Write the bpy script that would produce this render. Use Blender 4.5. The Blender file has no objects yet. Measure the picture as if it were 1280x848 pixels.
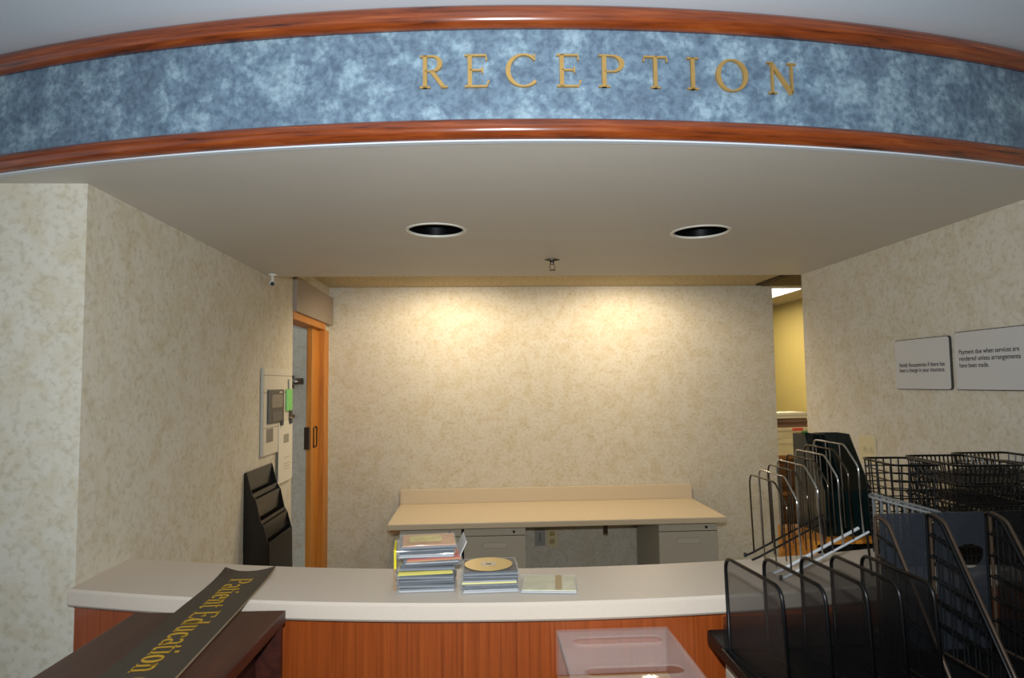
import bpy, bmesh, math, random
from mathutils import Vector, Matrix
random.seed(7)
S = bpy.context.scene
COL = S.collection
PI = math.pi

# ------------------------------------------------------------------ camera
YAW, PITCH, ROLL, FPX = 0.0525, 0.068, 0.0124, 818.84
EYE = Vector((0, 0, 1.57))
cam = bpy.data.cameras.new('camera')
cam_o = bpy.data.objects.new('camera', cam); COL.objects.link(cam_o)
cam.sensor_width = 36; cam.lens = 36*FPX/1280; cam.clip_start = 0.02
fw = Vector((math.sin(YAW)*math.cos(PITCH), math.cos(YAW)*math.cos(PITCH), math.sin(PITCH)))
rt = Vector((math.cos(YAW), -math.sin(YAW), 0)); up = rt.cross(fw)
r2 = math.cos(ROLL)*rt - math.sin(ROLL)*up; u2 = math.sin(ROLL)*rt + math.cos(ROLL)*up
M4 = Matrix((r2, u2, -fw)).transposed().to_4x4(); M4.translation = EYE
cam_o.matrix_world = M4
cam.dof.use_dof = True; cam.dof.focus_distance = 2.4; cam.dof.aperture_fstop = 6.5
S.camera = cam_o

# ------------------------------------------------------------------ world, lights, exposure
w = bpy.data.worlds.new('lobby_daylight'); S.world = w; w.use_nodes = True
w.node_tree.nodes['Background'].inputs[0].default_value = (0.84, 0.92, 1.0, 1)
w.node_tree.nodes['Background'].inputs[1].default_value = 0.55
S.view_settings.view_transform = 'Standard'; S.view_settings.look = 'None'
S.view_settings.exposure = 0.0; S.view_settings.gamma = 1.0
S.view_settings.use_curve_mapping = False

def lamp(name, kind, loc, power, col, **kw):
    l = bpy.data.lights.new(name, kind); l.energy = power; l.color = col
    for k, v in kw.items(): setattr(l, k, v)
    o = bpy.data.objects.new(name, l); COL.objects.link(o); o.location = loc
    return o
# the camera's own flash, just above the lens
fl = lamp('camera_flash', 'SPOT', (0.005, 0.03, 1.70), 140, (0.90, 0.96, 1.0), spot_size=2.2, spot_blend=0.9, shadow_soft_size=0.02)
fl.rotation_euler = (PI/2 + 0.10, 0, -0.05)
# two wall washers in the staff-side ceiling and the fluorescent panel of the far room
for x in (-0.19, 1.02):
    o = lamp('wall_washer_light', 'SPOT', (x, 4.02, 2.235), 38, (1.0, 0.82, 0.58), spot_size=3.08, spot_blend=0.5, shadow_soft_size=0.05)
    o.rotation_euler = (0.22, 0, 0)
o = lamp('fluorescent_light', 'AREA', (2.12, 5.35, 2.235), 20, (1.0, 0.93, 0.74), shape='RECTANGLE', size=0.58, size_y=1.18)

# ------------------------------------------------------------------ helpers
def lin(c):
    return tuple(((v/255)/12.92 if v/255 <= .04045 else ((v/255+.055)/1.055)**2.4) for v in c) + (1,)

MATS = {}
def mat(name, rgb, rough=.5, metal=0, spec=.5, alpha=1, trans=0, coat=0, ior=1.45, noise=None):
    """plain procedural material; noise=(scale, amount) gives a faint variation"""
    if name in MATS: return MATS[name]
    m = bpy.data.materials.new(name); m.use_nodes = True; MATS[name] = m
    nt = m.node_tree; b = nt.nodes['Principled BSDF']
    b.inputs['Base Color'].default_value = lin(rgb); b.inputs['Roughness'].default_value = rough
    b.inputs['Metallic'].default_value = metal; b.inputs['Specular IOR Level'].default_value = spec
    b.inputs['Alpha'].default_value = alpha; b.inputs['Transmission Weight'].default_value = trans
    b.inputs['Coat Weight'].default_value = coat; b.inputs['IOR'].default_value = ior
    if noise:
        t = nt.nodes.new('ShaderNodeTexCoord'); n = nt.nodes.new('ShaderNodeTexNoise')
        n.inputs['Scale'].default_value = noise[0]; n.inputs['Detail'].default_value = 4
        r = nt.nodes.new('ShaderNodeValToRGB')
        c = lin(rgb); k = noise[1]
        r.color_ramp.elements[0].position = .3; r.color_ramp.elements[1].position = .7
        r.color_ramp.elements[0].color = (c[0]*(1-k), c[1]*(1-k), c[2]*(1-k), 1)
        r.color_ramp.elements[1].color = (min(1, c[0]*(1+k)), min(1, c[1]*(1+k)), min(1, c[2]*(1+k)), 1)
        nt.links.new(t.outputs['Object'], n.inputs['Vector']); nt.links.new(n.outputs['Fac'], r.inputs['Fac'])
        nt.links.new(r.outputs['Color'], b.inputs['Base Color'])
    return m

def nodes(m): return m.node_tree.nodes, m.node_tree.links, m.node_tree.nodes['Principled BSDF']

def ramp(N, stops):
    r = N.new('ShaderNodeValToRGB'); e = r.color_ramp.elements
    while len(e) > 1: e.remove(e[-1])
    e[0].position, e[0].color = stops[0][0], lin(stops[0][1])
    for p, c in stops[1:]:
        q = e.new(p); q.color = lin(c)
    return r

def wallpaper(name, light, blotch, fleck, scale=1.0):
    m = mat(name, light, rough=.62, spec=.35); N, L, B = nodes(m)
    t = N.new('ShaderNodeTexCoord')
    n1 = N.new('ShaderNodeTexNoise'); n1.inputs['Scale'].default_value = 13*scale; n1.inputs['Detail'].default_value = 7
    n1.inputs['Roughness'].default_value = .62; n1.inputs['Distortion'].default_value = .6
    n2 = N.new('ShaderNodeTexNoise'); n2.inputs['Scale'].default_value = 55*scale; n2.inputs['Detail'].default_value = 6
    n2.inputs['Distortion'].default_value = .3
    r1 = ramp(N, [(.34, blotch), (.56, light), (.72, light)])
    r2_ = ramp(N, [(.34, fleck), (.50, (255, 255, 255))])
    mx = N.new('ShaderNodeMix'); mx.data_type = 'RGBA'; mx.blend_type = 'MULTIPLY'; mx.inputs['Factor'].default_value = .45
    for n in (n1, n2): L.new(t.outputs['Object'], n.inputs['Vector'])
    L.new(n1.outputs['Fac'], r1.inputs['Fac']); L.new(n2.outputs['Fac'], r2_.inputs['Fac'])
    L.new(r1.outputs['Color'], mx.inputs[6]); L.new(r2_.outputs['Color'], mx.inputs[7])
    L.new(mx.outputs[2], B.inputs['Base Color'])
    bp = N.new('ShaderNodeBump'); bp.inputs['Strength'].default_value = .12; bp.inputs['Distance'].default_value = .002
    L.new(n2.outputs['Fac'], bp.inputs['Height']); L.new(bp.outputs['Normal'], B.inputs['Normal'])
    return m

def wood(name, stops, vec, rough=.3, coat=.3, arc=False, wave=None, spec=.5):
    """grain stretched along one axis; arc=True reads x as the length along a curve about the object's origin"""
    m = mat(name, stops[0][1], rough=rough, coat=coat, spec=spec); N, L, B = nodes(m)
    t = N.new('ShaderNodeTexCoord'); src = t.outputs['Object']
    if arc:
        s = N.new('ShaderNodeSeparateXYZ'); L.new(src, s.inputs[0])
        a = N.new('ShaderNodeMath'); a.operation = 'ARCTAN2'
        ng = N.new('ShaderNodeMath'); ng.operation = 'MULTIPLY'; ng.inputs[1].default_value = -1
        L.new(s.outputs['Y'], ng.inputs[0]); L.new(s.outputs['X'], a.inputs[0]); L.new(ng.outputs[0], a.inputs[1])
        ml = N.new('ShaderNodeMath'); ml.operation = 'MULTIPLY'; ml.inputs[1].default_value = 4.1
        L.new(a.outputs[0], ml.inputs[0])
        c = N.new('ShaderNodeCombineXYZ'); L.new(ml.outputs[0], c.inputs['X']); L.new(s.outputs['Z'], c.inputs['Z'])
        src = c.outputs[0]
    mp = N.new('ShaderNodeMapping'); mp.inputs['Scale'].default_value = vec; L.new(src, mp.inputs['Vector'])
    n = N.new('ShaderNodeTexNoise'); n.inputs['Scale'].default_value = 1; n.inputs['Detail'].default_value = 6
    n.inputs['Roughness'].default_value = .6; n.inputs['Distortion'].default_value = .35
    L.new(mp.outputs[0], n.inputs['Vector'])
    r = ramp(N, stops); L.new(n.outputs['Fac'], r.inputs['Fac']); L.new(r.outputs['Color'], B.inputs['Base Color'])
    return m

def obj(name, data, m, parent=None, smooth=False):
    """link ONE mesh object built from a bmesh"""
    if isinstance(data, bmesh.types.BMesh):
        me = bpy.data.meshes.new(name)
        bmesh.ops.recalc_face_normals(data, faces=data.faces)
        data.to_mesh(me); data.free()
    else: me = data
    if m is not None and not me.materials: me.materials.append(m)
    if smooth:
        for p in me.polygons: p.use_smooth = True
    o = bpy.data.objects.new(name, me); COL.objects.link(o)
    if parent: o.parent = parent
    return o

def thing(name, label, cat, loc=(0, 0, 0), rz=0, group=None):
    o = bpy.data.objects.new(name, None); COL.objects.link(o); o.empty_display_size = .05
    o.location = loc; o.rotation_euler = (0, 0, rz); return tag(o, label, cat, group)
def tag(o, label, cat, group=None):
    o['label'] = label; o['category'] = cat
    if group: o['group'] = group
    return o
def struct(o, label=None):
    o['kind'] = 'structure'
    if label: o['label'] = label
    return o

def box(bm, x0, x1, y0, y1, z0, z1, bev=0, mtx=None):
    r = bmesh.ops.create_cube(bm, size=1)
    vs = r['verts']
    for v in vs:
        v.co = Vector(((x0+x1)/2+v.co.x*(x1-x0), (y0+y1)/2+v.co.y*(y1-y0), (z0+z1)/2+v.co.z*(z1-z0)))
    if bev:
        es = {e for v in vs for e in v.link_edges}
        r = bmesh.ops.bevel(bm, geom=list(es), offset=bev, segments=2, affect='EDGES', profile=.6)
        vs = list({v for f in r['faces'] for v in f.verts} | {v for v in vs if v.is_valid})
    if mtx is not None:
        for v in vs: v.co = mtx @ v.co
    return bm
def bx(*a, **k): return box(bmesh.new(), *a, **k)

def tube(bm, pts, r, n=6, closed=False):
    """round wire along a polyline"""
    P = [Vector(p) for p in pts]; m = len(P); rings = []
    prev = None
    for i in range(m):
        a = P[(i-1) % m] if (closed or i > 0) else P[i]
        b = P[(i+1) % m] if (closed or i < m-1) else P[i]
        d = (b-a).normalized()
        if prev is None:
            h = Vector((0, 0, 1)) if abs(d.z) < .9 else Vector((1, 0, 0))
            u = d.cross(h).normalized()
        else:
            u = (prev - d*prev.dot(d)).normalized()
        prev = u; v = d.cross(u)
        rings.append([bm.verts.new(P[i]+r*(math.cos(2*PI*k/n)*u+math.sin(2*PI*k/n)*v)) for k in range(n)])
    for i in range(m if closed else m-1):
        A, B = rings[i], rings[(i+1) % m]
        for k in range(n): bm.faces.new((A[k], A[(k+1) % n], B[(k+1) % n], B[k]))
    if not closed: bm.faces.new(rings[0][::-1]); bm.faces.new(rings[-1])
    return bm

def fillet(pts, r, n=4, closed=False):
    """round the corners of a polyline"""
    P = [Vector(p) for p in pts]; out = []; m = len(P)
    for i in range(m):
        if not closed and i in (0, m-1): out.append(P[i]); continue
        a, b, c = P[(i-1) % m], P[i], P[(i+1) % m]
        d1, d2 = (a-b), (c-b); q = min(r, d1.length*.45, d2.length*.45)
        p0, p1 = b+d1.normalized()*q, b+d2.normalized()*q
        for k in range(n+1):
            t = k/n; out.append(p0*(1-t)**2 + b*2*t*(1-t) + p1*t*t)
    return out

def prism(poly, z0, z1):
    bm = bmesh.new()
    A = [bm.verts.new((x, y, z0)) for x, y in poly]; B = [bm.verts.new((x, y, z1)) for x, y in poly]
    bm.faces.new(A[::-1]); bm.faces.new(B)
    for i in range(len(A)):
        j = (i+1) % len(A); bm.faces.new((A[i], A[j], B[j], B[i]))
    return bm

def lathe(prof, n=32, loc=(0, 0, 0), bm=None):
    bm = bm or bmesh.new(); rings = []
    for r, z in prof:
        rings.append([bm.verts.new((loc[0]+r*math.cos(2*PI*k/n), loc[1]+r*math.sin(2*PI*k/n), loc[2]+z)) for k in range(n)])
    for A, B in zip(rings, rings[1:]):
        for k in range(n): bm.faces.new((A[k], A[(k+1) % n], B[(k+1) % n], B[k]))
    return bm

# arcs of the fascia and the counter share one centre
CX, CY = 0.25, 5.6
def phi_at(x, R): return math.asin((x-CX)/R)
def arc_sweep(prof, x0, x1, n=72):
    """closed profile of (radius, z) swept along the arc; origin at the arc's centre (x, y)"""
    bm = bmesh.new(); rings = []
    Rm = max(p[0] for p in prof)
    for i in range(n+1):
        ring = []
        for R, z in prof:
            a0, a1 = phi_at(x0, R), phi_at(x1, R); a = a0+(a1-a0)*i/n
            ring.append(bm.verts.new((R*math.sin(a), -R*math.cos(a), z)))
        rings.append(ring)
    m = len(prof)
    for A, B in zip(rings, rings[1:]):
        for k in range(m): bm.faces.new((A[k], A[(k+1) % m], B[(k+1) % m], B[k]))
    bm.faces.new(rings[0]); bm.faces.new(rings[-1][::-1])
    return bm
def arc_obj(name, bm, m, parent=None, smooth=False):
    o = obj(name, bm, m, parent, smooth); o.location = (CX, CY, 0); return o

# ------------------------------------------------------------------ materials
PAPER = wallpaper('wallpaper', (205, 199, 184), (196, 186, 162), (214, 208, 194))
BLUE = mat('blue_wallpaper', (120, 150, 175), rough=.5, spec=.4)
N, L, B = nodes(BLUE)
t = N.new('ShaderNodeTexCoord')
n1 = N.new('ShaderNodeTexNoise'); n1.inputs['Scale'].default_value = 14; n1.inputs['Detail'].default_value = 8; n1.inputs['Roughness'].default_value = .66; n1.inputs['Distortion'].default_value = .1
n2 = N.new('ShaderNodeTexNoise'); n2.inputs['Scale'].default_value = 70; n2.inputs['Detail'].default_value = 5; n2.inputs['Distortion'].default_value = .25
for n in (n1, n2): L.new(t.outputs['Object'], n.inputs['Vector'])
r1 = ramp(N, [(.28, (90, 106, 122)), (.46, (102, 122, 139)), (.53, (112, 134, 150)), (.60, (136, 158, 171)), (.75, (144, 165, 176))])
r3 = ramp(N, [(.35, (176, 180, 190)), (.6, (255, 255, 255))])
mx = N.new('ShaderNodeMix'); mx.data_type = 'RGBA'; mx.blend_type = 'MULTIPLY'; mx.inputs['Factor'].default_value = .7
L.new(n1.outputs['Fac'], r1.inputs['Fac']); L.new(n2.outputs['Fac'], r3.inputs['Fac'])
L.new(r1.outputs['Color'], mx.inputs[6]); L.new(r3.outputs['Color'], mx.inputs[7]); L.new(mx.outputs[2], B.inputs['Base Color'])

OAKM = wood('red_oak_moulding', [(.30, (52, 22, 9)), (.42, (110, 48, 18)), (.56, (130, 60, 23)), (.72, (156, 82, 36))], (5, 1, 90), rough=.22, coat=.5, arc=True)
OAKP = wood('red_oak_panel', [(.28, (112, 50, 17)), (.45, (140, 65, 24)), (.6, (150, 71, 27)), (.75, (164, 84, 36))], (150, 1, 2.6), rough=.32, coat=.3, arc=True)
OAKD = wood('golden_oak', [(.3, (160, 98, 28)), (.5, (186, 118, 38)), (.7, (200, 134, 52))], (60, 60, 2.5), rough=.5, coat=0)
OAKF = wood('brown_oak', [(.3, (104, 66, 30)), (.5, (140, 92, 46)), (.7, (158, 108, 58))], (3, 50, 50), rough=.4)
MAHOG = wood('dark_mahogany', [(.3, (44, 20, 14)), (.5, (60, 27, 19)), (.7, (74, 35, 24))], (50, 3, 50), rough=.4, coat=.0)
LAM = mat('laminate', (205, 191, 175), rough=.42, noise=(260, .03))
LAMB = mat('tan_laminate', (206, 190, 162), rough=.42, noise=(220, .06))
WHITE = mat('ceiling_paint', (206, 213, 220), rough=.55, noise=(4, .015))
SOFF = mat('soffit_paint', (204, 199, 190), rough=.5, spec=.35, noise=(3, .02))
TILE = mat('ceiling_tile', (186, 172, 140), rough=.9, noise=(46, .28))
OLIVE = mat('olive_paint', (180, 156, 88), rough=.6, noise=(3, .03))
CARPET = mat('carpet', (150, 146, 140), rough=.95, noise=(180, .3))
STEEL = mat('pedestal_steel', (174, 168, 152), rough=.45, noise=(30, .02))
STEELD = mat('pedestal_gap', (34, 34, 34), rough=.6)
VAL = mat('valance_paint', (146, 132, 118), rough=.5, noise=(8, .02))
BLK = mat('black_plastic', (10, 10, 11), rough=.42, spec=.5)
BLKW = mat('black_wire', (6, 6, 7), rough=.35, spec=.35)
CHROME = mat('chrome_wire', (196, 196, 196), rough=.16, metal=1)
DCHROME = mat('dark_chrome_wire', (92, 84, 74), rough=.22, metal=1)
GREYW = mat('grey_coated_wire', (92, 92, 90), rough=.4)
BRASS = mat('brushed_brass', (184, 148, 86), rough=.38, metal=.55, noise=(40, .06))
GOLD = mat('gold_foil', (204, 160, 40), rough=.4, metal=.2)
BOARD = mat('black_board', (56, 49, 42), rough=.42, noise=(30, .05))
CORE = mat('board_core', (150, 132, 104), rough=.8, noise=(50, .1))
SIGNW = mat('sign_white', (190, 190, 188), rough=.35)
SIGNE = mat('sign_edge', (58, 54, 52), rough=.4)
INK = mat('sign_ink', (40, 26, 26), rough=.6)
IVORY = mat('ivory_plastic', (204, 192, 152), rough=.4)
GREYP = mat('grey_plastic', (116, 112, 104), rough=.4)
PANELW = mat('panel_white', (206, 200, 184), rough=.45)
DKGREY = mat('dark_grey_plastic', (66, 62, 56), rough=.4)
SCREEN = mat('screen_grey', (112, 106, 92), rough=.2)
GREEN = mat('green_plastic', (120, 206, 104), rough=.35)
PAPERW = mat('white_paper', (214, 210, 196), rough=.8)
METAL = mat('dull_metal', (140, 136, 128), rough=.3, metal=1)
DKMETAL = mat('dark_bronze', (74, 62, 50), rough=.35, metal=.8)
CABC = mat('cabinet_cream', (196, 188, 170), rough=.5)
def thin(name, rgb, fac, rough=.15):
    """see-through sheet: part transparent, part glossy coloured (smoked plastic, wire gauze)"""
    m = mat(name, rgb, rough=rough); N, L, B = nodes(m)
    tr = N.new('ShaderNodeBsdfTransparent'); mxs = N.new('ShaderNodeMixShader'); mxs.inputs[0].default_value = fac
    L.new(tr.outputs[0], mxs.inputs[1]); L.new(B.outputs[0], mxs.inputs[2])
    L.new(mxs.outputs[0], N['Material Output'].inputs[0]); return m
GAUZE = thin('black_gauze', (14, 14, 15), .60, .4)
SMOKE = thin('smoked_blue_plastic', (42, 46, 52), .74, .25)
DGREEN = thin('dark_green_plastic', (9, 24, 23), .86, .15)
ACRYL = thin('clear_acrylic', (222, 212, 208), .13, .05)
CLEAR = thin('clear_case_plastic', (200, 206, 212), .16, .06)
LIT = bpy.data.materials.new('fluorescent_diffuser'); LIT.use_nodes = True
LIT.node_tree.nodes['Principled BSDF'].inputs['Emission Color'].default_value = (1, .97, .88, 1)
LIT.node_tree.nodes['Principled BSDF'].inputs['Emission Strength'].default_value = 2.2

# ------------------------------------------------------------------ the room
XL, XR, YC, YE, YS, YB = -1.028, 1.674, 1.76, 3.695, 3.276, 4.637
ZS, ZT, ZB = 2.113, 2.43, 2.26
struct(obj('floor', bx(-4.2, 4.2, -4, 8.2, -.05, 0), CARPET))
struct(obj('wall_left', bx(XL-.13, XL, YC, YE, 0, ZT), PAPER), 'beige mottled wallpaper wall beside the sliding door')
struct(obj('wall_front', bx(-4.2, XL-.13, YC, YC+.13, 0, ZT), PAPER), 'wallpapered lobby wall beside the counter')
struct(obj('wall_right', bx(XR, XR+.13, -4, YS, 0, ZT), PAPER), 'beige wallpaper wall with white notice signs')
struct(obj('wall_back', bx(-2.6, 2.146, YB, YB+.12, 0, ZB), PAPER), 'mottled beige wallpaper wall behind the desk')
struct(obj('wall_far', bx(2.77, 2.89, 3.0, 8.2, 0, ZB), OLIVE), 'olive yellow wall of the far room')
struct(obj('wall_end', bx(-2.6, 2.89, 8.1, 8.2, 0, ZB), OLIVE))
struct(obj('wall_doorhead', bx(XL-.13, XL-.012, YE, YB, 2.0, ZB), PAPER))
struct(obj('wall_doorside', bx(XL-.13, XL-.012, 4.53, YB, 0, 2.0), PAPER))
struct(obj('ceiling_back', bx(XL-.13, 3.0, YS-.02, 8.2, ZB, ZB+.06), TILE), 'tan textured ceiling behind the soffit')
# lobby ceiling in front of the curved fascia
poly = [(-4.2, -4), (4.2, -4)]
arcpts = [(CX+4.17*math.sin(a), CY-4.17*math.cos(a)) for a in [phi_at(1.9, 4.17)+(phi_at(-1.8, 4.17)-phi_at(1.9, 4.17))*i/48 for i in range(49)]]
poly += [(4.2, arcpts[0][1])] + arcpts + [(-4.2, arcpts[-1][1])]
struct(obj('ceiling_lobby', prism(poly, 2.426, 2.48), WHITE), 'white lobby ceiling above the curved fascia')

# soffit: flat underside with two round openings for the downlights
LIGHTS = [(-0.143, 2.289), (0.814, 2.314)]; LR = 0.097
bm = bmesh.new()
xs0, xs1, RS = -1.8, XR+.05, 4.168
out = [(CX+RS*math.sin(a), CY-RS*math.cos(a)) for a in [phi_at(xs0, RS)+(phi_at(xs1, RS)-phi_at(xs0, RS))*i/72 for i in range(73)]]
out += [(xs1, YS), (xs0, YS)]
loops = [out] + [[(x+LR*math.cos(2*PI*k/40), y+LR*math.sin(2*PI*k/40)) for k in range(40)] for x, y in LIGHTS]
edges = []
for lp in loops:
    vs = [bm.verts.new((x, y, ZS)) for x, y in lp]
    edges += [bm.edges.new((vs[i], vs[(i+1) % len(vs)])) for i in range(len(vs))]
bmesh.ops.triangle_fill(bm, edges=edges, use_beauty=True)
bm.faces.ensure_lookup_table()
oe = edges[:len(out)]
ret = bmesh.ops.extrude_edge_only(bm, edges=oe)
for v in [g for g in ret['geom'] if isinstance(g, bmesh.types.BMVert)]: v.co.z = 2.424
struct(obj('ceiling_soffit', bm, SOFF), 'off white dropped soffit with two recessed lights')

struct(arc_obj('wall_fascia', arc_sweep([(4.166, ZS+.008), (4.172, ZS+.008), (4.172, 2.424), (4.166, 2.424)], -1.75, XR), BLUE, smooth=False), 'curved blue mottled fascia between oak mouldings')
def half_round(z0, z1, R, p):
    zc, h = (z0+z1)/2, (z1-z0)/2
    return [(R, z0)] + [(R+p*(1-abs(math.sin(a))**2.2)**(1/2.0), zc+h*math.sin(a)) for a in [-PI/2+PI*i/12 for i in range(13)]][1:-1] + [(R, z1)]
struct(arc_obj('trim_1', arc_sweep(half_round(2.371, 2.4255, 4.172, .025), -1.75, XR), OAKM, smooth=True), 'upper curved red oak moulding above the blue fascia')
struct(arc_obj('trim_2', arc_sweep(half_round(2.1145, 2.162, 4.172, .025), -1.75, XR), OAKM, smooth=True), 'lower curved red oak moulding below the blue fascia')
struct(arc_obj('trim_3', arc_sweep([(4.160, ZS-.002), (4.177, ZS-.002), (4.177, ZS+.0014), (4.160, ZS+.0014)], -1.75, XR), WHITE), 'thin white edge bead under the lower moulding')

# sliding door, its casing and the valance that hides its track
struct(obj('trim_4', bx(XL-.10, XL+.006, YE, 4.46, 1.945, 1.99, bev=.004), OAKD), 'oak head casing over the sliding door')
struct(obj('trim_5', bx(XL-.10, XL+.012, 4.42, 4.53, 0, 1.945, bev=.006), OAKD), 'oak side casing of the sliding door')
d = struct(obj('door_1', bx(XL-.065, XL-.03, 4.25, 4.50, .01, 1.945, bev=.003), OAKD), 'oak sliding door standing partly open')
obj('edge_pull', bx(XL-.075, XL-.04, 4.238, 4.255, 1.17, 1.31, bev=.003), DKMETAL, d)
bm = bmesh.new()
tube(bm, fillet([(XL-.028, 4.29, 1.18), (XL-.028, 4.37, 1.18), (XL-.028, 4.37, 1.305), (XL-.028, 4.29, 1.305)], .006, closed=True), .0055, closed=True)
obj('flush_pull', bm, DKMETAL, d)
struct(obj('trim_6', bx(XL-.012, XL+.022, YE+.002, 4.615, 1.988, 2.184, bev=.003), VAL), 'grey painted valance box above the sliding door')

# ------------------------------------------------------------------ counter
o = arc_obj('counter_worktop', arc_sweep([(3.787, 1.027), (4.068, 1.027), (4.074, 1.033), (4.074, 1.064), (4.068, 1.07), (3.793, 1.07), (3.787, 1.064)], XL, XR), LAM)
tag(o, 'long curved reception counter top of speckled beige laminate', 'countertop')
cb = thing('reception_counter', 'curved red oak front of the reception counter', 'counter', (CX, CY, 0))
obj('front_panel', arc_sweep([(4.025, 0.0), (4.045, 0.0), (4.045, 1.027), (4.025, 1.027)], XL, XR), OAKP, cb)
obj('inner_panel', arc_sweep([(3.88, 0.0), (3.895, 0.0), (3.895, 1.027), (3.88, 1.027)], XL, XR, 40), LAMB, cb)
sd = thing('staff_desk', 'low beige work surface behind the curved counter', 'desk', (0, 0, 0))
obj('desk_top', bx(.62, 1.66, 1.99, 2.5, .70, .74, bev=.004), LAMB, sd)
for x in (.66, 1.6): obj('leg', bx(x-.02, x+.02, 2.40, 2.46, 0, .70), STEEL, sd)
obj('leg', bx(.64, .68, 2.0, 2.06, 0, .70), STEEL, sd); obj('leg', bx(1.58, 1.62, 2.0, 2.06, 0, .70), STEEL, sd)

# ------------------------------------------------------------------ back desk and pedestals
bd = thing('back_worktop', 'long tan laminate desk top with raised backsplash on far wall', 'desk', (0, 0, 0))
obj('desk_top', bx(-.543, 1.50, 3.964, YB-.002, .712, .748, bev=.006), LAMB, bd)
obj('backsplash', bx(-.543, 1.50, YB-.024, YB-.002, .748, .846, bev=.003), LAMB, bd)
obj('cleat', bx(-.53, -.48, 3.99, 4.5, .694, .712), OAKF, bd)
obj('bracket', bx(.80, .825, 4.25, 4.28, .60, .712), DKMETAL, bd)
obj('shadow_strip', bx(-.42, 1.42, 4.02, 4.05, .703, .712), STEELD, bd)  # dark strip added to stand in for the shadow below the desk top
for i, (x0, x1, lb) in enumerate([(-.472, -.107, 'grey steel two drawer pedestal behind the taller CD stack'), (-.092, .277, 'grey steel two drawer pedestal next to the wall outlets'), (1.09, 1.452, 'grey steel two drawer pedestal under the desk end beside the wire racks')]):
    p = thing('file_pedestal', lb, 'pedestal', ((x0+x1)/2, 4.0, 0), 0, 'pedestals under the back desk')
    w2 = (x1-x0)/2
    obj('body', bx(-w2, w2, .012, .58, .02, .702, bev=.002), STEEL, p)
    obj('gap', bx(-w2+.004, w2-.004, .006, .013, .03, .70), STEELD, p)
    rl = obj('lock_rail', bx(-w2, w2, 0, .014, .662, .702, bev=.002), STEEL, p)
    bm = bmesh.new(); bmesh.ops.create_cone(bm, cap_ends=True, segments=16, radius1=.008, radius2=.008, depth=.006, matrix=Matrix.Translation((w2-.07, -.002, .682)) @ Matrix.Rotation(PI/2, 4, 'X'))
    obj('lock', bm, BLK, rl)
    for z0, z1 in ((.345, .658), (.03, .341)):
        # drawer front with a sunken pull
        bm = bmesh.new()
        dr = obj('drawer', bx(-w2, w2, 0, .013, z0, z1, bev=.002), STEEL, p)
        zz = z1-.055
        pts = fillet([(-.075, -.001, zz-.017), (.075, -.001, zz-.017), (.075, -.001, zz+.017), (-.075, -.001, zz+.017)], .014, closed=True)
        tube(bm, pts, .003, 6, closed=True)
        obj('pull_rim', bm, STEEL, dr)
        obj('pull_dish', bx(-.07, .07, -.0012, .001, zz-.014, zz+.014), mat('pull_dish', (182, 176, 160), rough=.5), dr)
# outlets
def plate(name, label, cat, c, axis, w_, h_, m, slots=True):
    """wall plate facing -axis direction"""
    o = thing(name, label, cat, c, 0 if axis == 'y' else PI/2*-1)
    obj('cover', bx(-w_/2, w_/2, -.006, 0, -h_/2, h_/2, bev=.002), m, o)
    return o
o = plate('wall_outlet', 'ivory duplex outlet under the desk', 'outlet', (.506, YB, .495), 'y', .075, .125, IVORY)
for dz in (.026, -.026): obj('socket', bx(-.017, .017, -.010, -.005, dz-.015, dz+.015, bev=.003), mat('socket_tan', (168, 146, 96), rough=.4), o)
o = plate('phone_plate', 'pale grey phone plate beside the ivory outlet', 'outlet', (.422, YB, .498), 'y', .072, .118, mat('plate_grey', (150, 148, 140), rough=.5))
obj('jack', bx(-.006, .006, -.009, -.005, -.03, .03), GREYP, o)
sw = thing('light_switch', 'ivory double switch plate on right wall above the wire racks', 'switch', (XR, 2.76, 1.268), 0)
obj('cover', bx(-.006, 0, -.058, .058, -.057, .057, bev=.002), IVORY, sw)
for dy in (-.023, .023): obj('toggle', bx(-.017, -.005, dy-.005, dy+.005, -.004, .014, bev=.002), IVORY, sw)

# ------------------------------------------------------------------ ceiling fittings
for (x, y), lb in zip(LIGHTS, ('round black recessed downlight on the soffit, nearer the sliding door', 'round black recessed downlight on the soffit, nearer the white notice signs')):
    t_ = thing('recessed_downlight', lb, 'light', (x, y, ZS), 0, 'recessed downlights in the soffit')
    obj('trim_ring', lathe([(.096, .004), (.096, -.002), (.099, -.004), (.107, -.003), (.109, 0), (.107, .002)], 48), mat('ring_white', (222, 218, 206), rough=.35), t_, True)
    obj('baffle', lathe([(.0965, .001), (.096, .05), (.084, .14), (.076, .20), (.0, .202)], 48), mat('baffle_black', (5, 5, 6), rough=.3), t_, True)
    obj('lamp', lathe([(.0, .125), (.03, .13), (.045, .15), (.047, .17), (.02, .20)], 24), mat('lamp_dark', (26, 30, 40), rough=.15), t_, True)
s = thing('sprinkler_head', 'small chrome fire sprinkler hanging from the soffit', 'sprinkler', (.331, 2.85, ZS))
obj('escutcheon', lathe([(.0, 0), (.034, 0), (.033, -.004), (.014, -.010), (0, -.010)], 24), METAL, s, True)
obj('nozzle', lathe([(0, -.008), (.010, -.008), (.010, -.020), (.006, -.022), (0, -.022)], 16), METAL, s, True)
bm = bmesh.new()
for sg in (-1, 1): tube(bm, [(sg*.008, 0, -.02), (sg*.013, 0, -.032), (sg*.004, 0, -.046)], .002)
obj('yoke', bm, METAL, s)
obj('deflector', lathe([(0, -.046), (.015, -.046), (.016, -.048), (0, -.048)], 20), DKMETAL, s, True)
v = thing('security_camera', 'small white bullet camera under the soffit by the wall', 'camera', (-.99, 3.2, ZS))
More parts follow.
